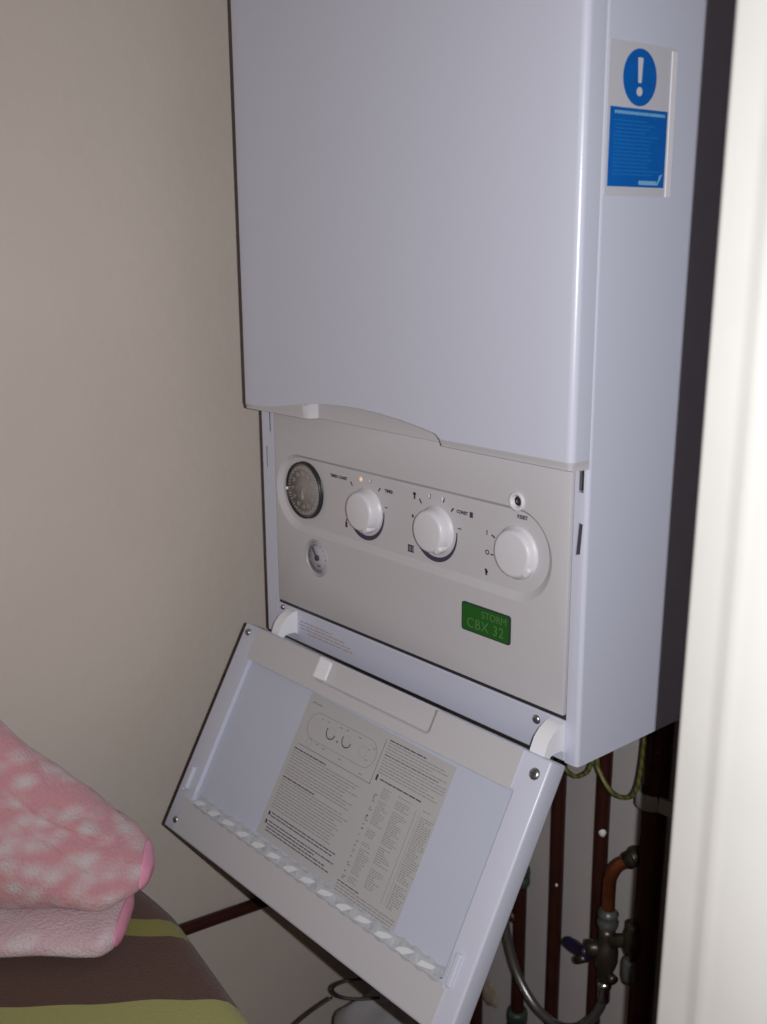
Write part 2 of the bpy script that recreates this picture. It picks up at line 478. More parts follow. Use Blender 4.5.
b.lathe([(0, -.0022), (.0030, -.0018), (.0032, .0)], (.0950, 0, .1046), (0, 1, 0), M['ink'], 20)
part('needle', b, gauge)

# rotary knobs: ring, tapered body and a finger notch at the lower right
def knob(x, z, r, h, notch, label):
    b = B()
    b.lathe([(r * 1.06, 0), (r * 1.06, -.0010), (r * 1.0, -.0016), (r * .97, -h * .45), (r * .92, -h * .82), (r * .865, -h * .97), (r * .78, -h), (0, -h * .985)], (x, PY, z), (0, 1, 0), M['knob'], 56)
    k = part('control_knob', b, boiler, label)
    b = B(); t = bmesh.new(); a = math.radians(notch)
    R = Matrix.Translation((x, PY, z)) @ Matrix.Rotation(-a, 4, 'Y')
    b.box(r * .40, r * 1.07, -h * .92, -.0005, -r * .26, r * .26, M['knob'], .0030, 5, mtx=R, smooth=True)
    part('pointer_tab', b, k)
    return k
knob(.1750, .1708, .0210, .0130, -62, 'left white rotary knob with a black crescent scale')
knob(.2745, .1708, .0212, .0130, -52, 'middle white rotary knob with a black crescent scale')
knob(.3745, .1705, .0222, .0085, -40, 'right white rotary knob')

# print around the knobs
b = B()
tp = lambda u: .28 + .72 * math.sin(PI * min(1, max(0, u)) ** .8) ** 1.3
for cx in (.1725, .2735):
    ab = B(); ring_arc(ab, cx, .1715, .0270, .0318, 172 if cx > .2 else 195, 363, M['ink'], PY, 40, tp); part('crescent_scale', ab, boiler, 'black crescent printed round the knob')
def dash(x, z, w, h, rot=0, m=None):
    R = Matrix.Translation((x, PY, z)) @ Matrix.Rotation(math.radians(rot), 4, 'Y')
    b.box(-w / 2, w / 2, -.0003, .0001, -h / 2, h / 2, m or M['ink'], mtx=R)
def flush(name, label=None):
    global b
    part(name, b, boiler, label); b = B()
def word(body, size, x, z):
    add_text(b, body, size, Matrix.Translation((x, PY, z)) @ FRONT, M['ink']); flush('printed_word', 'dark printed word')
b = B()
word('TIMED CONST', .0042, .1300, .1968); word('TIMER', .0044, .2075, .1950); word('CONST', .0042, .3075, .1930)
word('RESET', .0044, .3795, .2022); word('I', .0056, .3385, .1808); word('O', .0060, .3392, .1630)
def sym(*ds):
    for d in ds: dash(*d)
    flush('printed_symbol', 'small dark printed symbol')
sym((.1505, .1935, .0045, .0013, 55)); sym((.1805, .2005, .0012, .004, 20)); sym((.1935, .1945, .0045, .0013, -50)); sym((.2035, .1785, .004, .0009))
sym((.1415, .1495, .0032, .0055), (.1415, .1535, .0014, .004, 20))
sym((.2443, .1975, .0020, .0062), (.2443, .1995, .0038, .0022)); sym((.2525, .1938, .0048, .0014, 58)); sym((.2655, .2005, .0014, .0042, 12)); sym((.2838, .2000, .0014, .0042, 12)); sym((.2950, .1932, .0045, .0015, -48))
sym((.3190, .1930, .0038, .0050)); sym((.3045, .1775, .004, .0009)); sym((.2418, .1775, .0022, .003))
sym(*[(.2358 + k * .0021, .1452, .0013, .0066) for k in range(4)], (.2390, .1483, .0085, .0008), (.2390, .1421, .0085, .0008))
sym((.3462, .1790, .0045, .0013, 25)); sym((.3450, .1622, .0035, .0012)); sym((.3385, .1448, .0022, .0052), (.3385, .1462, .0042, .0020, 45))

# indicator lamps and reset button
b = B()
b.lathe([(0, -.0012), (.0016, -.0009), (.0023, 0)], (.1652, PY, .2003), (0, 1, 0), M['amber'], 20)
part('indicator_lamp', b, boiler, 'lit amber lamp above the left knob')
for x in (.1790, .2640, .2815):
    b = B(); b.lathe([(0, -.0010), (.0014, -.0008), (.0020, 0)], (x, PY, .2007), (0, 1, 0), M['knob'], 16)
    part('indicator_lamp', b, boiler)
b = B()
b.lathe([(.0080, .001), (.0080, -.0020), (.0070, -.0026), (.0048, -.0012), (.0042, .0085), (0, .0085)], (.3770, -.0012, .2165), (0, 1, 0), M['knob'], 36)
rb = part('reset_button', b, boiler, 'small hole with a pale rim')
b = B(); b.lathe([(.0041, .0008), (.0041, .0030), (0, .0030)], (.3770, -.0012, .2165), (0, 1, 0), M['black'], 30)
part('socket', b, rb)

# green badge
b = B(); b.prism(rrect(.3135, .3730, .0868, .1135, .0026), XZ(-.0024), XZ(-.001), M['badge_rim'])
badge = part('badge', b, boiler, 'dark green name badge')
b = B(); b.prism(rrect(.3150, .3715, .0881, .1122, .0018), XZ(-.0027), XZ(-.0022), M['green'])
part('badge_plate', b, badge)
b = B()
add_text(b, 'STORM', .0094, Matrix.Translation((.3540, -.0027, .1062)) @ FRONT, M['badge_ink'], 1.0, 0.0)
add_text(b, 'CBX 32', .0132, Matrix.Translation((.3433, -.0027, .0952)) @ FRONT, M['badge_ink'], 1.08, 0.0)
part('lettering', b, badge)

# front cover: rounded vertical corners, shaped bottom edge
YF, YB, CT = -.022, -.0004, .79
rc = .006
path = [(-.0015, YB)] + [(-.0015 + rc - rc * math.cos(a), YF + rc - rc * math.sin(a)) for a in [PI / 2 * k / 6 for k in range(7)]]
xs = [.02, .035, .05, .06, .07, .08, .09, .10, .104, .108, .112, .118, .124, .13, .14, .15, .16, .175, .19, .205, .22, .235, .25, .265, .28, .29, .295, .299, .3015, .3035, .306, .31, .33, .36, .39, .42]
path += [(x, YF) for x in xs]
path += [(W + .0005 - rc + rc * math.sin(a), YF + rc - rc * math.cos(a)) for a in [PI / 2 * k / 6 for k in range(7)]] + [(W + .0005, YB)]
def lerp(tab, x):
    if x <= tab[0][0]: return tab[0][1]
    for (a, p), (c_, q) in zip(tab, tab[1:]):
        if x <= c_: return p + (q - p) * (x - a) / (c_ - a)
    return tab[-1][1]
FB = [(0, .2600), (.03, .2605), (.05, .2620), (.075, .2660), (.10, .2700), (.13, .2738), (.16, .2758), (.19, .2762), (.22, .2752), (.25, .2728), (.28, .2690), (.294, .2668), (.299, .2655), (.3015, .2635), (.3035, .2622), (.306, .2618), (.45, .2625)]
b = B()
b.grid([[(x, y, lerp(FB, x)) for x, y in path], [(x, y, CT) for x, y in path]], M['enamel'], True)
b.prism([(x, y) for x, y in path], lambda x, y: (x, y, CT - .0005), lambda x, y: (x, y, CT), M['enamel'])
cover = part('front_cover', b, boiler, 'tall smooth white front cover', auto=40)
# bottom trim: from the shaped edge back and down; deep scoop for the finger grip
b = B(); r0 = []; r1 = []; r2 = []; r3 = []; r4 = []
GZ = .2548
YL = [(0, 0), (.06, .0025), (.098, .003), (.1060, .0035), (.112, .0145), (.297, .0145), (.2995, .0130), (.3035, .0025), (.45, .0025)]
for i, (x, y) in enumerate(path):
    z = lerp(FB, x)
    # inward normal of the path
    a = Vector(path[max(i - 1, 0)]); c_ = Vector(path[min(i + 1, len(path) - 1)]); t_ = (c_ - a).normalized(); nrm = Vector((-t_.y, t_.x))
    ins = lerp(YL, x); side = .0025
    d = ins if abs(y - YF) < 1e-5 else side
    q = Vector((x, y)) + nrm * d * (1 if abs(y - YB) > 1e-4 else 0)
    deep = d > .006
    q1 = Vector((x, y)) + nrm * (d * (.96 if deep else .22)) * (1 if abs(y - YB) > 1e-4 else 0)
    r0.append((x, y, z)); r1.append((q1.x, q1.y, z - (.0004 if deep else (z - GZ) * .25)))
    r2.append((q.x, q.y, (z - .0012) if deep else z - (z - GZ) * .70)); r3.append((q.x, q.y, GZ + .0008)); r4.append((q.x, q.y + (.0 if y > YB - 1e-4 else .002), GZ))
rows = [r0, r1, r2, r3, r4, [(x, max(-.0008, min(YB, y + .002)), GZ) for x, y, z in r4]]
b.grid(rows, M['plastic'], True)
part('bottom_trim', b, cover, 'warm grey lower lip with a finger grip', auto=50)

# warning sticker on the right side
X = W
b = B(); b.prism(rrect(.0042, .0845, .4600, .5680, .001), lambda a, c: (X, a, c), lambda a, c: (X + .0003, a, c), M['film'])
b.box(X + .0002, X + .0011, .0785, .0850, .4600, .5660, M['film_edge'], .0003)
st = part('warning_sticker', b, boiler, 'blue and white warning sticker with an exclamation mark')
b = B(); b.prism(arc(.0405, .5443, .0200, 0, 354, 59), lambda a, c: (X + .0002, a, c), lambda a, c: (X + .0006, a, c), M['blue'])
# exclamation mark: tapered bar and dot
b.prism([(.0385, .5405), (.0418, .5405), (.0430, .5580), (.0373, .5580)], lambda a, c: (X + .0005, a, c), lambda a, c: (X + .0009, a, c), M['white_ink'])
b.prism(arc(.0402, .5345, .0032, 0, 345, 23), lambda a, c: (X + .0005, a, c), lambda a, c: (X + .0009, a, c), M['white_ink'])
part('warning_symbol', b, st, 'blue disc with a white exclamation mark')
b = B(); b.prism([(.0070, .4668), (.0760, .4668), (.0764, .5226), (.0073, .5226)], lambda a, c: (X + .0002, a, c), lambda a, c: (X + .0006, a, c), M['blue'])
rs = random.Random(11)
def sline(z, y0, y1, h, m, wmin, wmax, gap):
    y = y0
    while y < y1 - .001:
        w = rs.uniform(wmin, wmax); b.box(X + .0005, X + .0008, y, min(y + w, y1), z, z + h, m); y += w + gap
sline(.5180, .0125, .0730, .0022, M['blue_head'], .0010, .0026, .0009)
for k in range(15): sline(.5130 - k * .0027, .0125, rs.uniform(.050, .071), .0009, M['blue_line'], .002, .007, .001)
sline(.4685, .0445, .0660, .0030, M['blue_head'], .0022, .0030, .0004)
b.prism([(.0655, .4690), (.0675, .4684), (.0712, .4735), (.0735, .4770), (.0700, .4760), (.0690, .4725)], lambda a, c: (X + .0005, a, c), lambda a, c: (X + .0009, a, c), M['blue_head'])
part('text_panel', b, st, 'blue panel of small print with a pale logo')

# white nylon hinge hooks
def hook(x0, x1, label=None):
    o = [(.000, .0360), (-.007, .0350), (-.0145, .0310), (-.0210, .0245), (-.0255, .0150), (-.0280, .0040), (-.0270, .0005), (-.0240, .0020),
         (-.0215, .0075), (-.0170, .0110), (-.0110, .0120), (-.004, .0115), (.000, .0090)]
    b = B(); b.prism(o, lambda a, c: (x0, a, c), lambda a, c: (x1, a, c), M['hook'])
    me = b.mesh('hook'); autosmooth(me, 30)
    part('hinge_hook', me, boiler, label)
hook(.0430, .0560); hook(.4200, .4360)

# ------------------------------------------------------------------ drop-down flap (hinged at the strip, hanging open)
A_ = .518
sn, cs = math.sin(A_), math.cos(A_)
FM = Matrix(((1, 0, 0, .0035), (0, -sn, -cs, -.035), (0, -cs, sn, .017), (0, 0, 0, 1)))   # columns: x, down the flap, outward normal
FM = Matrix.Translation((.0072, -.035, .0185)) @ Matrix(((1, 0, 0), (0, -sn, -cs), (0, -cs, sn))).to_4x4()
FW, FL, FD = .4445, .2365, .0225
# (a, t, n): a across, t down the flap, n towards the viewer
b = B()
b.box(0, FW, 0, FL, -FD, -.0008, M['enamel'], .0022, 3)
me = b.mesh('f')
c = B(); c.prism(rrect(.0290, .4190, .0340, .1965, .0015), lambda a, t: (a, t, -.0065), lambda a, t: (a, t, .01))
c2 = B(); c2.box(.1375, .3110, -.003, .0242, -.0060, .004)
me = boolean(me, [c, c2]); me.materials.clear(); me.materials.append(M['enamel']); autosmooth(me, 40)
flap = part('drop_down_flap', me, boiler, 'open rectangular control panel flap with printed instructions inside', mtx=FM)
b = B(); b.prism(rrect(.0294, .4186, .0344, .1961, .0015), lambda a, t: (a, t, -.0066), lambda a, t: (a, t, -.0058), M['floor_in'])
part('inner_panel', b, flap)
# plastic strip along the hinge side with the grip recess
b = B(); b.prism([(.0265, .0012), (.1370, .0012), (.1370, .0215), (.1400, .0245), (.3080, .0245), (.3115, .0215), (.3115, .0012), (.4150, .0012), (.4150, .0352), (.0265, .0352)], lambda a, t: (a, t, -.003), lambda a, t: (a, t, .0006), M['plastic'])
part('hinge_trim', b, flap, 'warm grey plastic trim with a grip recess')
b = B()
rows = []
for a_, nn in ((.1370, .0004), (.1380, -.0018), (.1480, -.0046), (.1540, -.0052), (.2, -.0052), (.3040, -.0050), (.3105, -.0010), (.3115, .0002)):
    rows.append([(a_, .0008, nn * .9), (a_, .006, nn), (a_, .018, nn), (a_, .0225, nn * .7), (a_, .0245, .0003)])
b.grid(rows, M['plastic'], False)
b.box(.1350, .1372, .0008, .0225, -.002, .0012, M['plastic'], .0004)
part('grip_recess', b, flap)
b = B(); b.prism(rrect(.1385, .1535, .0015, .0215, .002), lambda a, t: (a, t, -.004 + .0), lambda a, t: (a, t, .0010 - (a - .1385) * .10), M['hook'])
part('grip_end', b, flap, 'bright white end of the grip recess')
b = B(); b.box(.0180, .4260, .1975, .2345, -.003, .0004, M['plastic'], .0006)
part('lower_trim', b, flap)
for x, t in ((.0100, .0095), (.0175, .2235), (.4330, .0150)):
    b = B(); r = .0052 if x > .4 else .0040
    b.lathe([(0, .0026), (r * .5, .0024), (r * .85, .0016), (r, .0004), (r, -.003), (0, -.003)], (x, t, -.0006), (0, 0, 1), M['zinc'], 24)
    b.box(x - r * .6, x + r * .6, t - r * .12, t + r * .12, .0016, .0021, M['dark']); b.box(x - r * .12, x + r * .12, t - r * .6, t + r * .6, .0016, .0021, M['dark'])
    part('screw', b, flap)
# catches in the lower corners
for x0, x1, t0, t1 in ((.0105, .0165, .165, .190), (.4250, .4310, .170, .198)):
    b = B(); b.box(x0, x1, t0, t1, -.003, .0030, M['enamel'], .0015, 3, smooth=False); b.box(x0 - .003, x0 - .0005, t0 + .004, t1 + .003, -.003, .0012, M['enamel'], .0005)
    part('catch', b, flap)
# crinkled strip of clear tape
b = B(); rows = []; n = 84
for i in range(n + 1):
    a = .034 + .380 * i / n; ph = (i % 9) / 9.0
    z = .0006 + .0014 * abs(math.sin(i * .35)) ; w = .0012 * math.sin(i * 1.7)
    rows.append([(a, .1885 + w, -.0056), (a + .002, .1905, -.0048 + z), (a + .003, .1945 + w, -.0030 + z), (a + .003, .1985, .0008 + z * .35), (a + .004, .2000 + w, .0007)])
b.grid(rows, M['tape_body'] if 'tape_body' in M else M['floor_in'], False)
tape = part('tape_strip', b, flap, 'crinkled pale tape along the lower edge of the inner panel')
for k in range(14):
    a = .037 + k * .0272; v_ = .0012 * math.sin(k * 2.3); b = B()
    b.prism([(a, .1975), (a + .004, .1930 + v_), (a + .013, .1905), (a + .0215 + v_, .1900), (a + .0175, .1935), (a + .010, .1970 + v_)], lambda p, q: (p, q, .0004), lambda p, q: (p, q, .0022 - (q - .190) * .10), M['tape'])
    part('fold', b, tape, 'shiny raised fold of the tape')

# instruction label
b = B(); Nz = -.0058
b.prism([(.1395, .0368), (.3505, .0395), (.3505, .1905), (.1385, .1860)], lambda a, t: (a, t, Nz), lambda a, t: (a, t, Nz + .0003), M['paper'])
rs = random.Random(5)
def q(x0, x1, t0, t1, m): b.box(x0, x1, t0, t1, Nz + .0002, Nz + .0005, m)
def tline(t, x0, x1, m, h=.0008, wmin=.003, wmax=.009):
    x = x0
    while x < x1 - .001:
        w = rs.uniform(wmin, wmax); q(x, min(x + w, x1), t, t + h, m); x += w + .0011
dx = -.0035
def X_(v): return v + dx
# title, control diagram with its frame
tline(.0447, X_(.1500), X_(.1640), M['fade_ink'], .0014)
q(X_(.1520), X_(.2640), .0884, .0892, M['fade_ink']); q(X_(.2632), X_(.2640), .0455, .0892, M['fade_ink']); q(X_(.1520), X_(.2640), .0455, .0459, M['paper'])
so_ = stadium(X_(.1545), X_(.2585), .0520, .0790, 14)
for p, r_ in zip(so_, so_[1:] + so_[:1]):
    d = Vector((r_[0] - p[0], r_[1] - p[1])); L_ = d.length
    if L_ < 1e-6: continue
    R = Matrix.Translation((p[0], p[1], Nz + .0003)) @ Matrix.Rotation(math.atan2(d.y, d.x), 4, 'Z')
    b.box(0, L_, -.0002, .0002, 0, .0002, M['fade_ink'], mtx=R)
def larc(cx, ct, r, a0, a1, w, m, n=14):
    pts_o = arc(cx, ct, r + w / 2, a0, a1, n); pts_i = arc(cx, ct, r - w / 2, a0, a1, n)
    b.grid([[(x, t, Nz + .0005) for x, t in pts_i], [(x, t, Nz + .0005) for x, t in pts_o]], m, False)
larc(X_(.1905), .0640, .0068, 10, 200, .0011, M['ink']); larc(X_(.2150), .0640, .0068, 10, 200, .0011, M['ink'])
larc(X_(.1660), .0830, .0040, 0, 360, .0003, M['fade_ink']); larc(X_(.2400), .0660, .0055, 0, 360, .0003, M['fade_ink'])
larc(X_(.1905), .0640, .0050, 0, 360, .0002, M['fade_ink']); larc(X_(.2150), .0640, .0050, 0, 360, .0002, M['fade_ink'])
q(X_(.2020), X_(.2036), .0685, .0702, M['ink'])
for x, t in ((.176, .0805), (.186, .0815), (.213, .0825), (.245, .0850), (.172, .0560), (.180, .0560), (.199, .0552), (.209, .0545), (.228, .0552), (.246, .0610), (.246, .0710), (.252, .058)):
    q(X_(x), X_(x + rs.uniform(.002, .005)), t, t + .0009, M['fade_ink'])
t = .0935; k = 0
while t < .158:
    hd = k in (0, 10); tline(t, X_(.1490), X_(.2000 if hd else rs.uniform(.236, .2560)), M['ink'] if hd else M['fade_ink'], .0011 if hd else .0007)
    t += .0036 if k in (5, 9) else .0029; k += 1
for i, (t, x1) in enumerate(((.1610, .2570), (.1640, .2520), (.1695, .2575), (.1725, .2300), (.1755, .2480), (.1785, .2555))):
    tline(t, X_(.1535), X_(x1), M['ink'], .0009)
for t in (.1607, .1692):
    b.prism([(X_(.1490), t), (X_(.1515), t + .0005), (X_(.1520), t + .0035), (X_(.1492), t + .0045)], lambda p, q_: (p, q_, Nz + .0002), lambda p, q_: (p, q_, Nz + .0005), M['ink'])
t = .0440; k = 0
while t < .0760:
    hd = k == 0; tline(t, X_(.2680), X_(.3180 if hd else rs.uniform(.330, .3520)), M['ink'] if hd or k in (5,) else M['fade_ink'], .0010 if hd else .0007)
    t += .0028; k += 1
tline(.0800, X_(.2740), X_(.3300), M['ink'], .0011); q(X_(.2680), X_(.2705), .0775, .0830, M['ink'])
# fault table: columns of dense rows
q(X_(.3285), X_(.3288), .0890, .1745, M['fade_ink']); q(X_(.3335), X_(.3337), .0890, .1745, M['fade_ink'])
t = .0860
while t < .1760:
    if rs.random() < .55: tline(t, X_(.2740), X_(.2740 + rs.uniform(.001, .005)), M['ink'] if rs.random() < .3 else M['fade_ink'], .0010)
    for x0, w, pr_ in ((.2820, .016, .75), (.3030, .020, .85), (.3360, .018, .9)):
        if rs.random() < pr_: tline(t, X_(x0), X_(x0 + w * rs.uniform(.45, 1)), M['fade_ink'], .0007, .0015, .004)
    t += .00205
for t, x1 in ((.1790, .300), (.1818, .352), (.1846, .350), (.1874, .348)):
    tline(t - .0005, X_(.2700), X_(x1), M['ink'] if t < .18 else M['fade_ink'], .0008)
part('instruction_label', b, flap, 'grey printed instruction label with a small diagram and a table')

# ------------------------------------------------------------------ pipes and fittings under the boiler
def pipe(name, pts, r, label, cat='pipe', fit=()):
    root = thing(name, label, cat, (pts[-1][0], pts[-1][1], pts[-1][2]), 'brown copper pipes')
    inv = Matrix.Translation((-pts[-1][0], -pts[-1][1], -pts[-1][2]))
    b = B(); b.tube(pts, r, M['pipe'], 20, 1 if len(pts) == 2 else 8)
    for v in b.bm.verts:     # old knocks and paint build-up
        v.co += Vector(noise.noise_vector(v.co * 9)) * .0006
    b.bm.transform(inv)
    part('pipe_run', b, root)
    for nm, bb in fit:
        bb.bm.transform(inv); part(nm, bb, root)
    return root
def run(x, y, z0, z1, n=24): return [(x, y, z0 + (z1 - z0) * k / n) for k in range(n + 1)]
FLZ = -1.05
PZ0, PZ1 = -.3640, .0072
def ring(x, y, z, r0, r1, h, m):
    b = B(); b.lathe([(r0 * .9, 0), (r1 * .92, 0), (r1, h * .12), (r1, h * .38), (r1 * .86, h * .45), (r1 * .86, h * .55), (r1, h * .62), (r1, h * .88), (r1 * .92, h), (r0 * .9, h)], (x, y, z), (0, 0, 1), m, 24)
    return b
def splat(x, y, z, s):
    b = B(); b.lathe([(0, .0030), (s * .5, .0026), (s, .0008), (s * 1.1, 0)], (x, y, z), (.55, -.83, 0), M['hook'], 10)
    for v in b.bm.verts: v.co += Vector(noise.noise_vector(v.co * 300)) * s * .35
    return b
pipe('copper_pipe', run(.1500, .340, -.002, FLZ), .0092, 'brown copper pipe dropping close beside the open flap edge, its top at the boiler corner', fit=[('paint_blob', splat(.1560, .3335, -.395, .0018))])
pipe('copper_pipe', run(.2205, .340, -.002, FLZ), .0092, 'brown copper pipe with a white paint blob running down behind the big yellow-green wire loop', fit=[('paint_blob', splat(.2270, .3325, -.288, .0046))])
cb = B(); cb.tube([(.0890, .338, -.483), (.060, .338, -.485), (.035, .338, -.485)], .0088, M['pipe'], 18, 1)
pipe('copper_pipe', run(.0900, .338, -.405, FLZ), .0088, 'short brown pipe half hidden by the flap with dark fittings',
     fit=[('compression_fitting', ring(.090, .338, -.428, .009, .0125, .026, M['verdigris'])), ('compression_fitting', ring(.0900, .338, -.668, .009, .0145, .040, M['verdigris'])), ('side_branch', cb)])
pipe('copper_pipe', run(.0080, .340, -.56, FLZ), .0090, 'stub of dark pipe showing just past the lower right corner of the flap')
big = pipe('copper_pipe', [(.3140 - .016 * k / 30, .318, -.002 + (FLZ + .002) * k / 30) for k in range(31)], .0150, 'thickest brown pipe, standing nearest the white door frame with a grey clip on it')
big2 = pipe('copper_pipe', run(.3720, .330, -.002, FLZ, 30), .0150, 'dark pipe lost in shadow between the clipped thick pipe and the door frame')
pipe('copper_pipe', [(-.0720, -.30 + k * .0645, PZ0 - k * PZ1) for k in range(0, 11)], .0080, 'thin dark pipe running low along the left cream wall behind the blanket pile')

# clip round the thick pipe, screwed to the wall
cl = thing('pipe_clip', 'grey strap clip holding the thick brown pipe to the back wall', 'pipe clip', (.306, .318, -.210))
b = B(); b.lathe([(.0155, 0), (.0185, 0), (.0190, .001), (.0190, .0185), (.0185, .0195), (.0155, .0195)], (0, 0, 0), (0, 0, 1), M['clip'], 32)
part('strap', b, cl)
b = B(); b.box(.0165, .040, -.010, -.006, 0, .0195, M['clip'], .0008); b.box(.033, .040, -.009, .042, .002, .0175, M['clip'], .0008)
part('bracket_arm', b, cl)

# filling valve with copper elbow off the thick pipe
vx, vy = .2655, .300
vl = thing('filling_valve', 'tarnished isolating valve under a bright copper elbow, with a dark lever pointing left', 'valve', (vx, vy, -.47))
def vp(name, b, label=None, auto=None):
    b.bm.transform(Matrix.Translation((-vx, -vy, .47))); return part(name, b, vl, label, auto=auto)
b = B(); b.tube([(.2935, .312, -.2800), (.2860, .308, -.2880), (.2740, .303, -.2990), (.2670, .300, -.3160), (.2655, .300, -.3350), (.2655, .300, -.3620)], .0080, M['elbow'], 20, 7)
vp('copper_elbow', b, 'bright copper elbow')
b = B(); b.tube([(.2975, .3135, -.2760), (.2845, .3075, -.2895)], [.0105, .0105], M['brass'], 20, 1); b.tube([(.2955, .3125, -.2782), (.2925, .3110, -.2812)], [.0122, .0122], M['brass'], 20, 1)
vp('elbow_joint', b)
b = B()
b.lathe([(.008, 0), (.0100, .001), (.0130, .003), (.0135, .010), (.0120, .013), (.0120, .016), (.0130, .018), (.0130, .022), (.0095, .026), (.008, .027)], (vx, vy, -.3870), (0, 0, 1), M['grey_metal'], 8)
vp('compression_nut', b, 'dull grey compression nut')
b = B()
b.lathe([(0, 0), (.0085, 0), (.0095, .006), (.0088, .012), (.0120, .018), (.0145, .028), (.0150, .040), (.0130, .052), (.0100, .058), (.0105, .066), (.0090, .074), (0, .074)], (vx, vy, -.4600), (0, 0, 1), M['brass'], 26)
b.tube([(vx, vy, -.415), (vx - .014, vy - .010, -.417), (vx - .020, vy - .014, -.418)], [.0105, .0105, .0095], M['brass'], 18, 1)
for v in b.bm.verts: v.co += Vector(noise.noise_vector(v.co * 120)) * .0006
vp('valve_body', b)
b = B(); b.tube([(vx - .018, vy - .012, -.4230), (vx - .030, vy - .010, -.4300), (vx - .044, vy - .006, -.4330), (vx - .058, vy - .003, -.4350), (vx - .063, vy - .002, -.4350)], [.0100, .0078, .0082, .0070, .0022], M['navy'], 16, 5)
vp('lever', b, 'dark navy plastic lever')
b = B(); b.tube([(vx - .018, vy - .016, -.430), (vx - .030, vy - .018, -.4400)], [.0060, .0050], M['brass'], 16, 1)
vp('packing_screw', b)
b = B(); b.tube([(vx + .008, vy, -.4000), (vx + .024, vy + .004, -.3930), (vx + .036, vy + .010, -.3900)], [.0085, .0085, .0090], M['brass'], 18, 4)
b.lathe([(0, -.013), (.0085, -.012), (.0112, -.004), (.0112, .012), (.0085, .022), (.0085, .030), (0, .030)], (vx + .035, vy + .004, -.3930), (0, 0, 1), M['brass'], 20)
b.lathe([(0, -.012), (.0078, -.012), (.0098, -.004), (.0098, .014), (.0078, .020), (0, .020)], (vx + .034, vy + .003, -.4320), (0, 0, 1), M['grey_metal'], 20)
vp('side_branch', b)
b = B(); b.tube([(vx, vy, -.446), (vx + .012, vy - .004, -.4470), (vx + .018, vy - .006, -.4480)], [.0055, .0055, .0065], M['brass'], 14, 1)
vp('drain_screw', b)

# braided filling hose
hz = thing('braided_hose', 'silver braided hose looping from the valve down and up behind the flap', 'hose', (.1981, .300, -.5677))
def hp(name, b, label=None): b.bm.transform(Matrix.Translation((-.1981, -.300, .5677))); return part(name, b, hz, label)
b = B(); b.tube([(vx - .001, vy, -.472), (.2640, .300, -.486), (.2600, .300, -.503), (.2470, .300, -.528), (.2270, .300, -.552), (.1980, .300, -.568), (.1690, .300, -.5680), (.1440, .300, -.5560), (.1220, .300, -.5330), (.1070, .300, -.5020), (.0980, .300, -.4680), (.0930, .300, -.430), (.0880, .300, -.380)], .0060, M['braid'], 16, 8)
hp('hose', b)
b = B(); b.lathe([(0, 0), (.0070, 0), (.0078, .003), (.0078, .020), (.0095, .022), (.0095, .030), (0, .030)], (vx - .0005, vy, -.4890), (0, 0, 1), M['chrome'], 18)
b.bm.transform(Matrix.Translation((0, 0, -.0015)))
hp('ferrule', b, 'bright chrome hose end')

# earth wires hanging out of the casing
b = B(); b.tube([(.232, .300, -.0005), (.2330, .300, -.100), (.2380, .300, -.170), (.2440, .300, -.188), (.2540, .300, -.2000), (.2660, .300, -.2060), (.2790, .299, -.2050), (.2920, .297, -.1980), (.3030, .292, -.1810), (.3100, .288, -.1550), (.3140, .286, -.120), (.3150, .286, -.060), (.3150, .286, -.0005)], .0028, M['wire'], 12, 6)
single('earth_wire', b, 'larger loop of green and yellow wire hanging below the boiler beside the thick pipe', 'wire', 'earth wires under the boiler')
b = B(); b.tube([(.170, .300, -.0005), (.172, .300, -.120), (.178, .300, -.185), (.1900, .300, -.2020), (.2060, .300, -.2070), (.2190, .300, -.2000), (.2290, .300, -.1860), (.2320, .302, -.150), (.2320, .302, -.0005)], .0026, M['wire'], 12, 6)
single('earth_wire', b, 'smaller loop of green and yellow wire right under the near lower corner of the boiler', 'wire', 'earth wires under the boiler')

# flaked patch on the back wall beside the flap corner
b = B(); rows = []
for i in range(7):
    r = .020 * i / 6; rows.append([(.016 + r * 1.0 * math.cos(a) * (1 + .35 * noise.noise(Vector((math.cos(a), math.sin(a), 1)))), .358 - .006 * (1 - (i / 6) ** 2), -.655 + r * 1.1 * math.sin(a) * (1 + .3 * noise.noise(Vector((math.cos(a) * 2, math.sin(a), 4))))) for a in [2 * PI * k / 20 for k in range(20)]])
b.grid(rows, M['plaster'], True, close_v=True)
single('plaster_patch', b, 'rough yellowish lump of plaster on the back wall beside the flap corner', 'plaster')

# white carrier bag on the closet floor with a black cable over it
b = B(); rows = []
for i in range(34):
    u = i / 33; z = FLZ + .001 + u * .545
    taper = 1 - .18 * u - .72 * max(0, (u - .9) / .1) ** 2
    row = []
    for k in range(44):
        a = 2 * PI * k / 44; ca, sa = math.cos(a), math.sin(a)
        rx, ry = .085 * taper, .105 * taper
        p = Vector((.070 + rx * (abs(ca) ** .8) * (1 if ca > 0 else -1), .135 + ry * (abs(sa) ** .8) * (1 if sa > 0 else -1), z))
        f = .010 + .012 * u
        p += Vector(noise.noise_vector(Vector((p.x * 18, p.y * 18, p.z * 11)))) * f
        p.z += noise.noise(Vector((p.x * 30, p.y * 30, 3))) * .02 * u * u
        p.x = max(p.x, -.030)
        if i == 0: p.z = FLZ + .001
        row.append(p)
    rows.append(row)
b.grid(rows, M['bag'], True, close_v=True, caps=True)
single('carrier_bag', b, 'crumpled white plastic bag low down behind the flap, cut by the bottom edge', 'bag')
b = B(); b.tube([(.030, -.050, -.560), (.028, -.025, -.525), (.029, .002, -.5085), (.031, .030, -.5000), (.036, .052, -.4930)], .0018, M['rubber'], 10, 6)
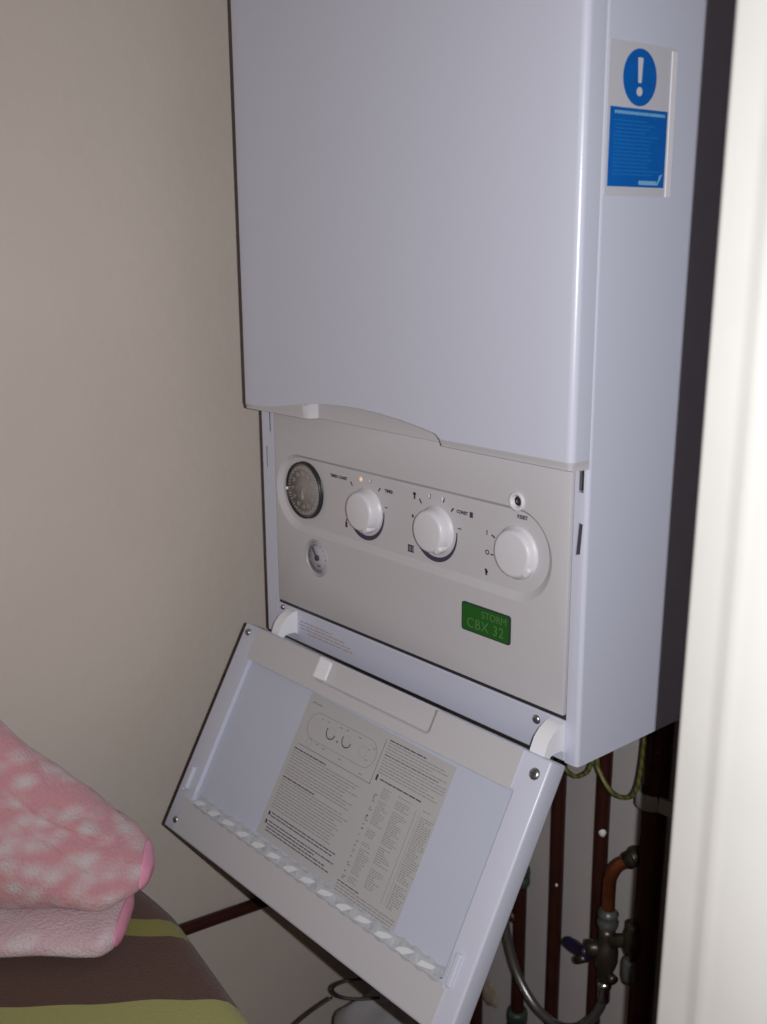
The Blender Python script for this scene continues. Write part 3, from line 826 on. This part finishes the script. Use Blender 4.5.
b.tube([(.075, .115, -.480), (.060, .098, -.4760), (.046, .076, -.4740), (.034, .060, -.4800), (.029, .058, -.4900), (.034, .066, -.5000), (.048, .082, -.5040), (.066, .105, -.503)], .0020, M['rubber'], 10, 6)
single('black_cable', b, 'thin black cable looped over the white bag', 'cable')

# ------------------------------------------------------------------ blanket pile at the lower left
E1 = Vector((.6494, .7605, 0)); E2 = Vector((-.7605, .6494, 0)); AO = Vector((.1715, -.2812, 0))
# shelf under the pile
b = B(); b.box(-.084, .52, -.78, -.275, -.290, -.266, M['board'], .002)
b.box(-.084, -.060, -.78, -.275, -.330, -.290, M['board'], .002); b.box(.49, .51, -.76, -.29, FLZ, -.290, M['board'], .002); b.box(-.06, -.04, -.76, -.29, FLZ, -.290, M['board'], .002)
single('low_shelf_unit', b, 'plain wooden shelf unit hidden beneath the brown striped blanket', 'shelf')
# brown striped blanket, folded flat, far edge rounded over
b = B(); rows = []
def edgeY(x): return -.2095 - .155 * max(0, x - .135) + .03 * min(0, x - .10)
NX, NY = 60, 40
for i in range(NX + 1):
    x = -.080 + .596 * i / NX
    ye = edgeY(x); row = []
    prof = [(ye + -.000, -.262), (ye + .0020, -.240), (ye + .0010, -.222), (ye - .004, -.210), (ye - .012, -.2025), (ye - .022, -.2000)]
    for y, z in prof: row.append((x, y, z + .0012 * noise.noise(Vector((x * 14, y * 10, 0)))))
    for k in range(1, NY + 1):
        y = (ye - .022) + (-.80 - (ye - .022)) * k / NY
        row.append((x, y, -.2000 + .0022 * noise.noise(Vector((x * 9, y * 9, 2)))))
    row.append((x, -.806, -.225)); row.append((x, -.80, -.264))
    rows.append(row)
b.grid(rows, M['stripe'], True)
b2 = [r for r in rows]
b.grid([[Vector((p[0], p[1], -.264)) for p in (r[0], r[-1])] for r in rows], M['stripe'], True)
b.grid([rows[-1], [(p[0], p[1], -.264) for p in rows[-1]]], M['stripe'], False); b.grid([rows[0], [(p[0], p[1], -.264) for p in rows[0]]], M['stripe'], False)
single('striped_blanket', b, 'brown blanket with lime green stripes lying flat under the pink one', 'blanket')

# pink fleece blanket: upper mound and lower fold, lofted across the pile
pk = thing('fleece_blanket', 'folded mottled pink fleece blanket with a satin edge, on top of the brown striped one', 'blanket', (AO.x, AO.y, -.198))
def fold(s0, s1, zb, ztop, depth, rend, wr, seed, front=0.0, n_s=90, n_c=96, p=2.6, lean=False):
    rows = []
    for i in range(n_s + 1):
        u = i / n_s; s = s1 - (s1 - s0) * (u ** 1.7)
        e = min(1, (s1 - s) / rend); k = math.sqrt(max(0.0, 1 - (1 - e) ** 2)); k = max(k, .03)
        el = min(1, (s - s0) / .02); k *= max(.05, math.sqrt(max(0, 1 - (1 - el) ** 2)))
        zt = ztop(s); h = (zt - zb); zc = zb + h / 2 * (1 if h < .06 else 1)
        d = depth(s); row = []
        for j in range(n_c):
            a = 2 * PI * j / n_c; ca, sa = math.cos(a), math.sin(a)
            dd = d / 2 + (abs(ca) ** (2 / p)) * (1 if ca > 0 else -1) * d / 2 * (.15 + .85 * k)
            zz = zc + (abs(sa) ** (2 / p)) * (1 if sa > 0 else -1) * h / 2 * k
            if lean:                          # the mound leans back: upper part of the front face slopes away
                f = (zz - zb) / h; dd = dd + (d - dd) * .55 * max(0, f - .15) ** 1.2
                for fc, am, wd in ((.80, .0075, .035), (.60, .0040, .03), (.90, .004, .03)):      # creases where the layers fold
                    dd += am * math.exp(-((f - fc - .05 * math.sin(s * 34 + fc * 9) - s * .35) / wd) ** 2) * k
            q_ = AO + E1 * s + E2 * (dd + front); v = Vector((q_.x, q_.y, zz))
            w = Vector(noise.noise_vector(Vector((s * 16, dd * 16, zz * 22 + seed)))) * wr + Vector(noise.noise_vector(Vector((s * 60, dd * 60, zz * 60 + seed)))) * wr * .18
            v += w; v.z = max(v.z, zb); v.x = max(v.x, -.078)
            row.append(v - Vector((AO.x, AO.y, -.198)))
        rows.append(row)
    return rows
TZ = [(-.30, .045), (-.18, .032), (-.140, .012), (-.100, -.024), (-.060, -.062), (-.030, -.088), (-.010, -.101), (.020, -.112)]
up = fold(-.20, .0130, -.1680, lambda s: lerp(TZ, s), lambda s: .105, .052, .0060, 1.0, front=-.008, lean=True, p=2.3)
b = B(); b.grid(up, M['fleece'], True, close_v=True, caps=True); part('upper_fold', b, pk)
low = fold(-.20, -.0060, -.1985, lambda s: -.1670, lambda s:   .100, .020, .0028, 5.0, front=-.016, p=2.4)
b = B(); b.grid(low, M['fleece_pale'], True, close_v=True, caps=True); part('lower_fold', b, pk, 'paler pink lower fold')
def binding(rows, i0, i1, off):
    b = B(); out_ = []
    cen = sum((Vector(p) for r in rows[i0:i1] for p in r), Vector()) / (len(rows[0]) * (i1 - i0))
    for r in rows[i0:i1]:
        c = sum((Vector(p) for p in r), Vector()) / len(r)
        out_.append([Vector(p) + (Vector(p) - c).normalized() * off + E1 * off for p in r])
    b.grid(out_, M['satin'], True, close_v=True, caps=True); return b
part('satin_binding', binding(up, 0, 12, .0012), pk, 'bright pink satin edge of the upper fold')
part('satin_binding', binding(low, 0, 12, .0012), pk, 'bright pink satin edge of the lower fold')

# ------------------------------------------------------------------ the closet and the room
def slab(name, x0, x1, y0, y1, z0, z1, m, bev=0):
    b = B(); b.box(x0, x1, y0, y1, z0, z1, m, bev); return struct(name, b)
CZ = 1.35
slab('wall_left', -.20, -.0850, -2.4, .46, FLZ, CZ, M['wall'])
slab('wall_back', -.20, .80, .3600, .46, FLZ, CZ, M['wall_back'])
slab('wall_right', .668, .80, -.05, .46, FLZ, CZ, M['wall_back'])
slab('floor', -.3, 2.8, -2.4, .5, FLZ - .06, FLZ, M['floor'])
slab('ceiling', -.3, 2.8, -2.4, .5, CZ, CZ + .06, M['ceil'])
slab('wall_front', .80, 2.8, -.12, -.02, FLZ, CZ, M['wall'])
# door frame: moulded architrave on the right of the opening (profile in plan, straight up)
JX, JY = .6410, -.145
o = [(JX, -.02), (JX, JY + .004)] + [(JX + .004 - .004 * math.cos(a), JY + .004 - .004 * math.sin(a)) for a in (.3, .7, 1.1, 1.57)]
o += [(JX + .0200, JY - .0004), (JX + .0250, JY - .0012), (JX + .0290, JY - .0028), (JX + .0330, JY - .0036), (JX + .0370, JY - .0034), (JX + .042, JY - .0030), (JX + .075, JY - .0036), (JX + .079, JY - .001), (JX + .080, JY + .02), (.80, JY + .02), (.80, -.02)]
b = B(); LEAN = lambda x, z: x + (.015 * (z - .25) if x < JX + .079 else 0)      # frame sheared slightly to follow the lens distortion
b.prism(o, lambda x, y: (LEAN(x, FLZ), y, FLZ), lambda x, y: (LEAN(x, CZ), y, CZ), M['gloss'])
struct('door_1', b, auto=40)

# ------------------------------------------------------------------ camera, flash, ambient
C0 = Vector((.98266, -.66383, .4317 + ZO)); yaw, pitch, roll, fpx = -.86571, .24606, -.00675, 1096.0
Fv = Vector((math.sin(yaw) * math.cos(pitch), math.cos(yaw) * math.cos(pitch), -math.sin(pitch)))
Rv = Vector((math.cos(yaw), -math.sin(yaw), 0)); Uv = Rv.cross(Fv)
R2 = Rv * math.cos(roll) + Uv * math.sin(roll); U2 = -Rv * math.sin(roll) + Uv * math.cos(roll)
cam = bpy.data.cameras.new('camera'); co = bpy.data.objects.new('camera', cam); COL.objects.link(co)
cam.sensor_fit = 'HORIZONTAL'; cam.sensor_width = 36; cam.lens = fpx / 767 * 36; cam.clip_start = .02
cam.dof.use_dof = True; cam.dof.focus_distance = 1.02; cam.dof.aperture_fstop = 9.0
mw = Matrix((R2, U2, -Fv)).transposed().to_4x4(); mw.translation = C0; co.matrix_world = mw
SC.camera = co

fl = bpy.data.lights.new('camera_flash', 'SPOT'); fl.energy = 27; fl.color = (1.0, .985, .985); fl.shadow_soft_size = .003
fl.spot_size = math.radians(125); fl.spot_blend = 1.0
fo = bpy.data.objects.new('camera_flash', fl); COL.objects.link(fo)
aim = (Fv + U2 * .02 + R2 * .0).normalized()
fo.location = C0 + R2 * .043 - U2 * .001
fo.rotation_euler = aim.to_track_quat('-Z', 'Y').to_euler()

w = bpy.data.worlds.new('world'); SC.world = w; w.use_nodes = True
w.node_tree.nodes['Background'].inputs['Color'].default_value = (1.0, .72, .52, 1); w.node_tree.nodes['Background'].inputs['Strength'].default_value = .20
SC.view_settings.view_transform = 'Standard'; SC.view_settings.look = 'None'; SC.view_settings.gamma = 1; SC.view_settings.exposure = 0
SC.view_settings.use_curve_mapping = False
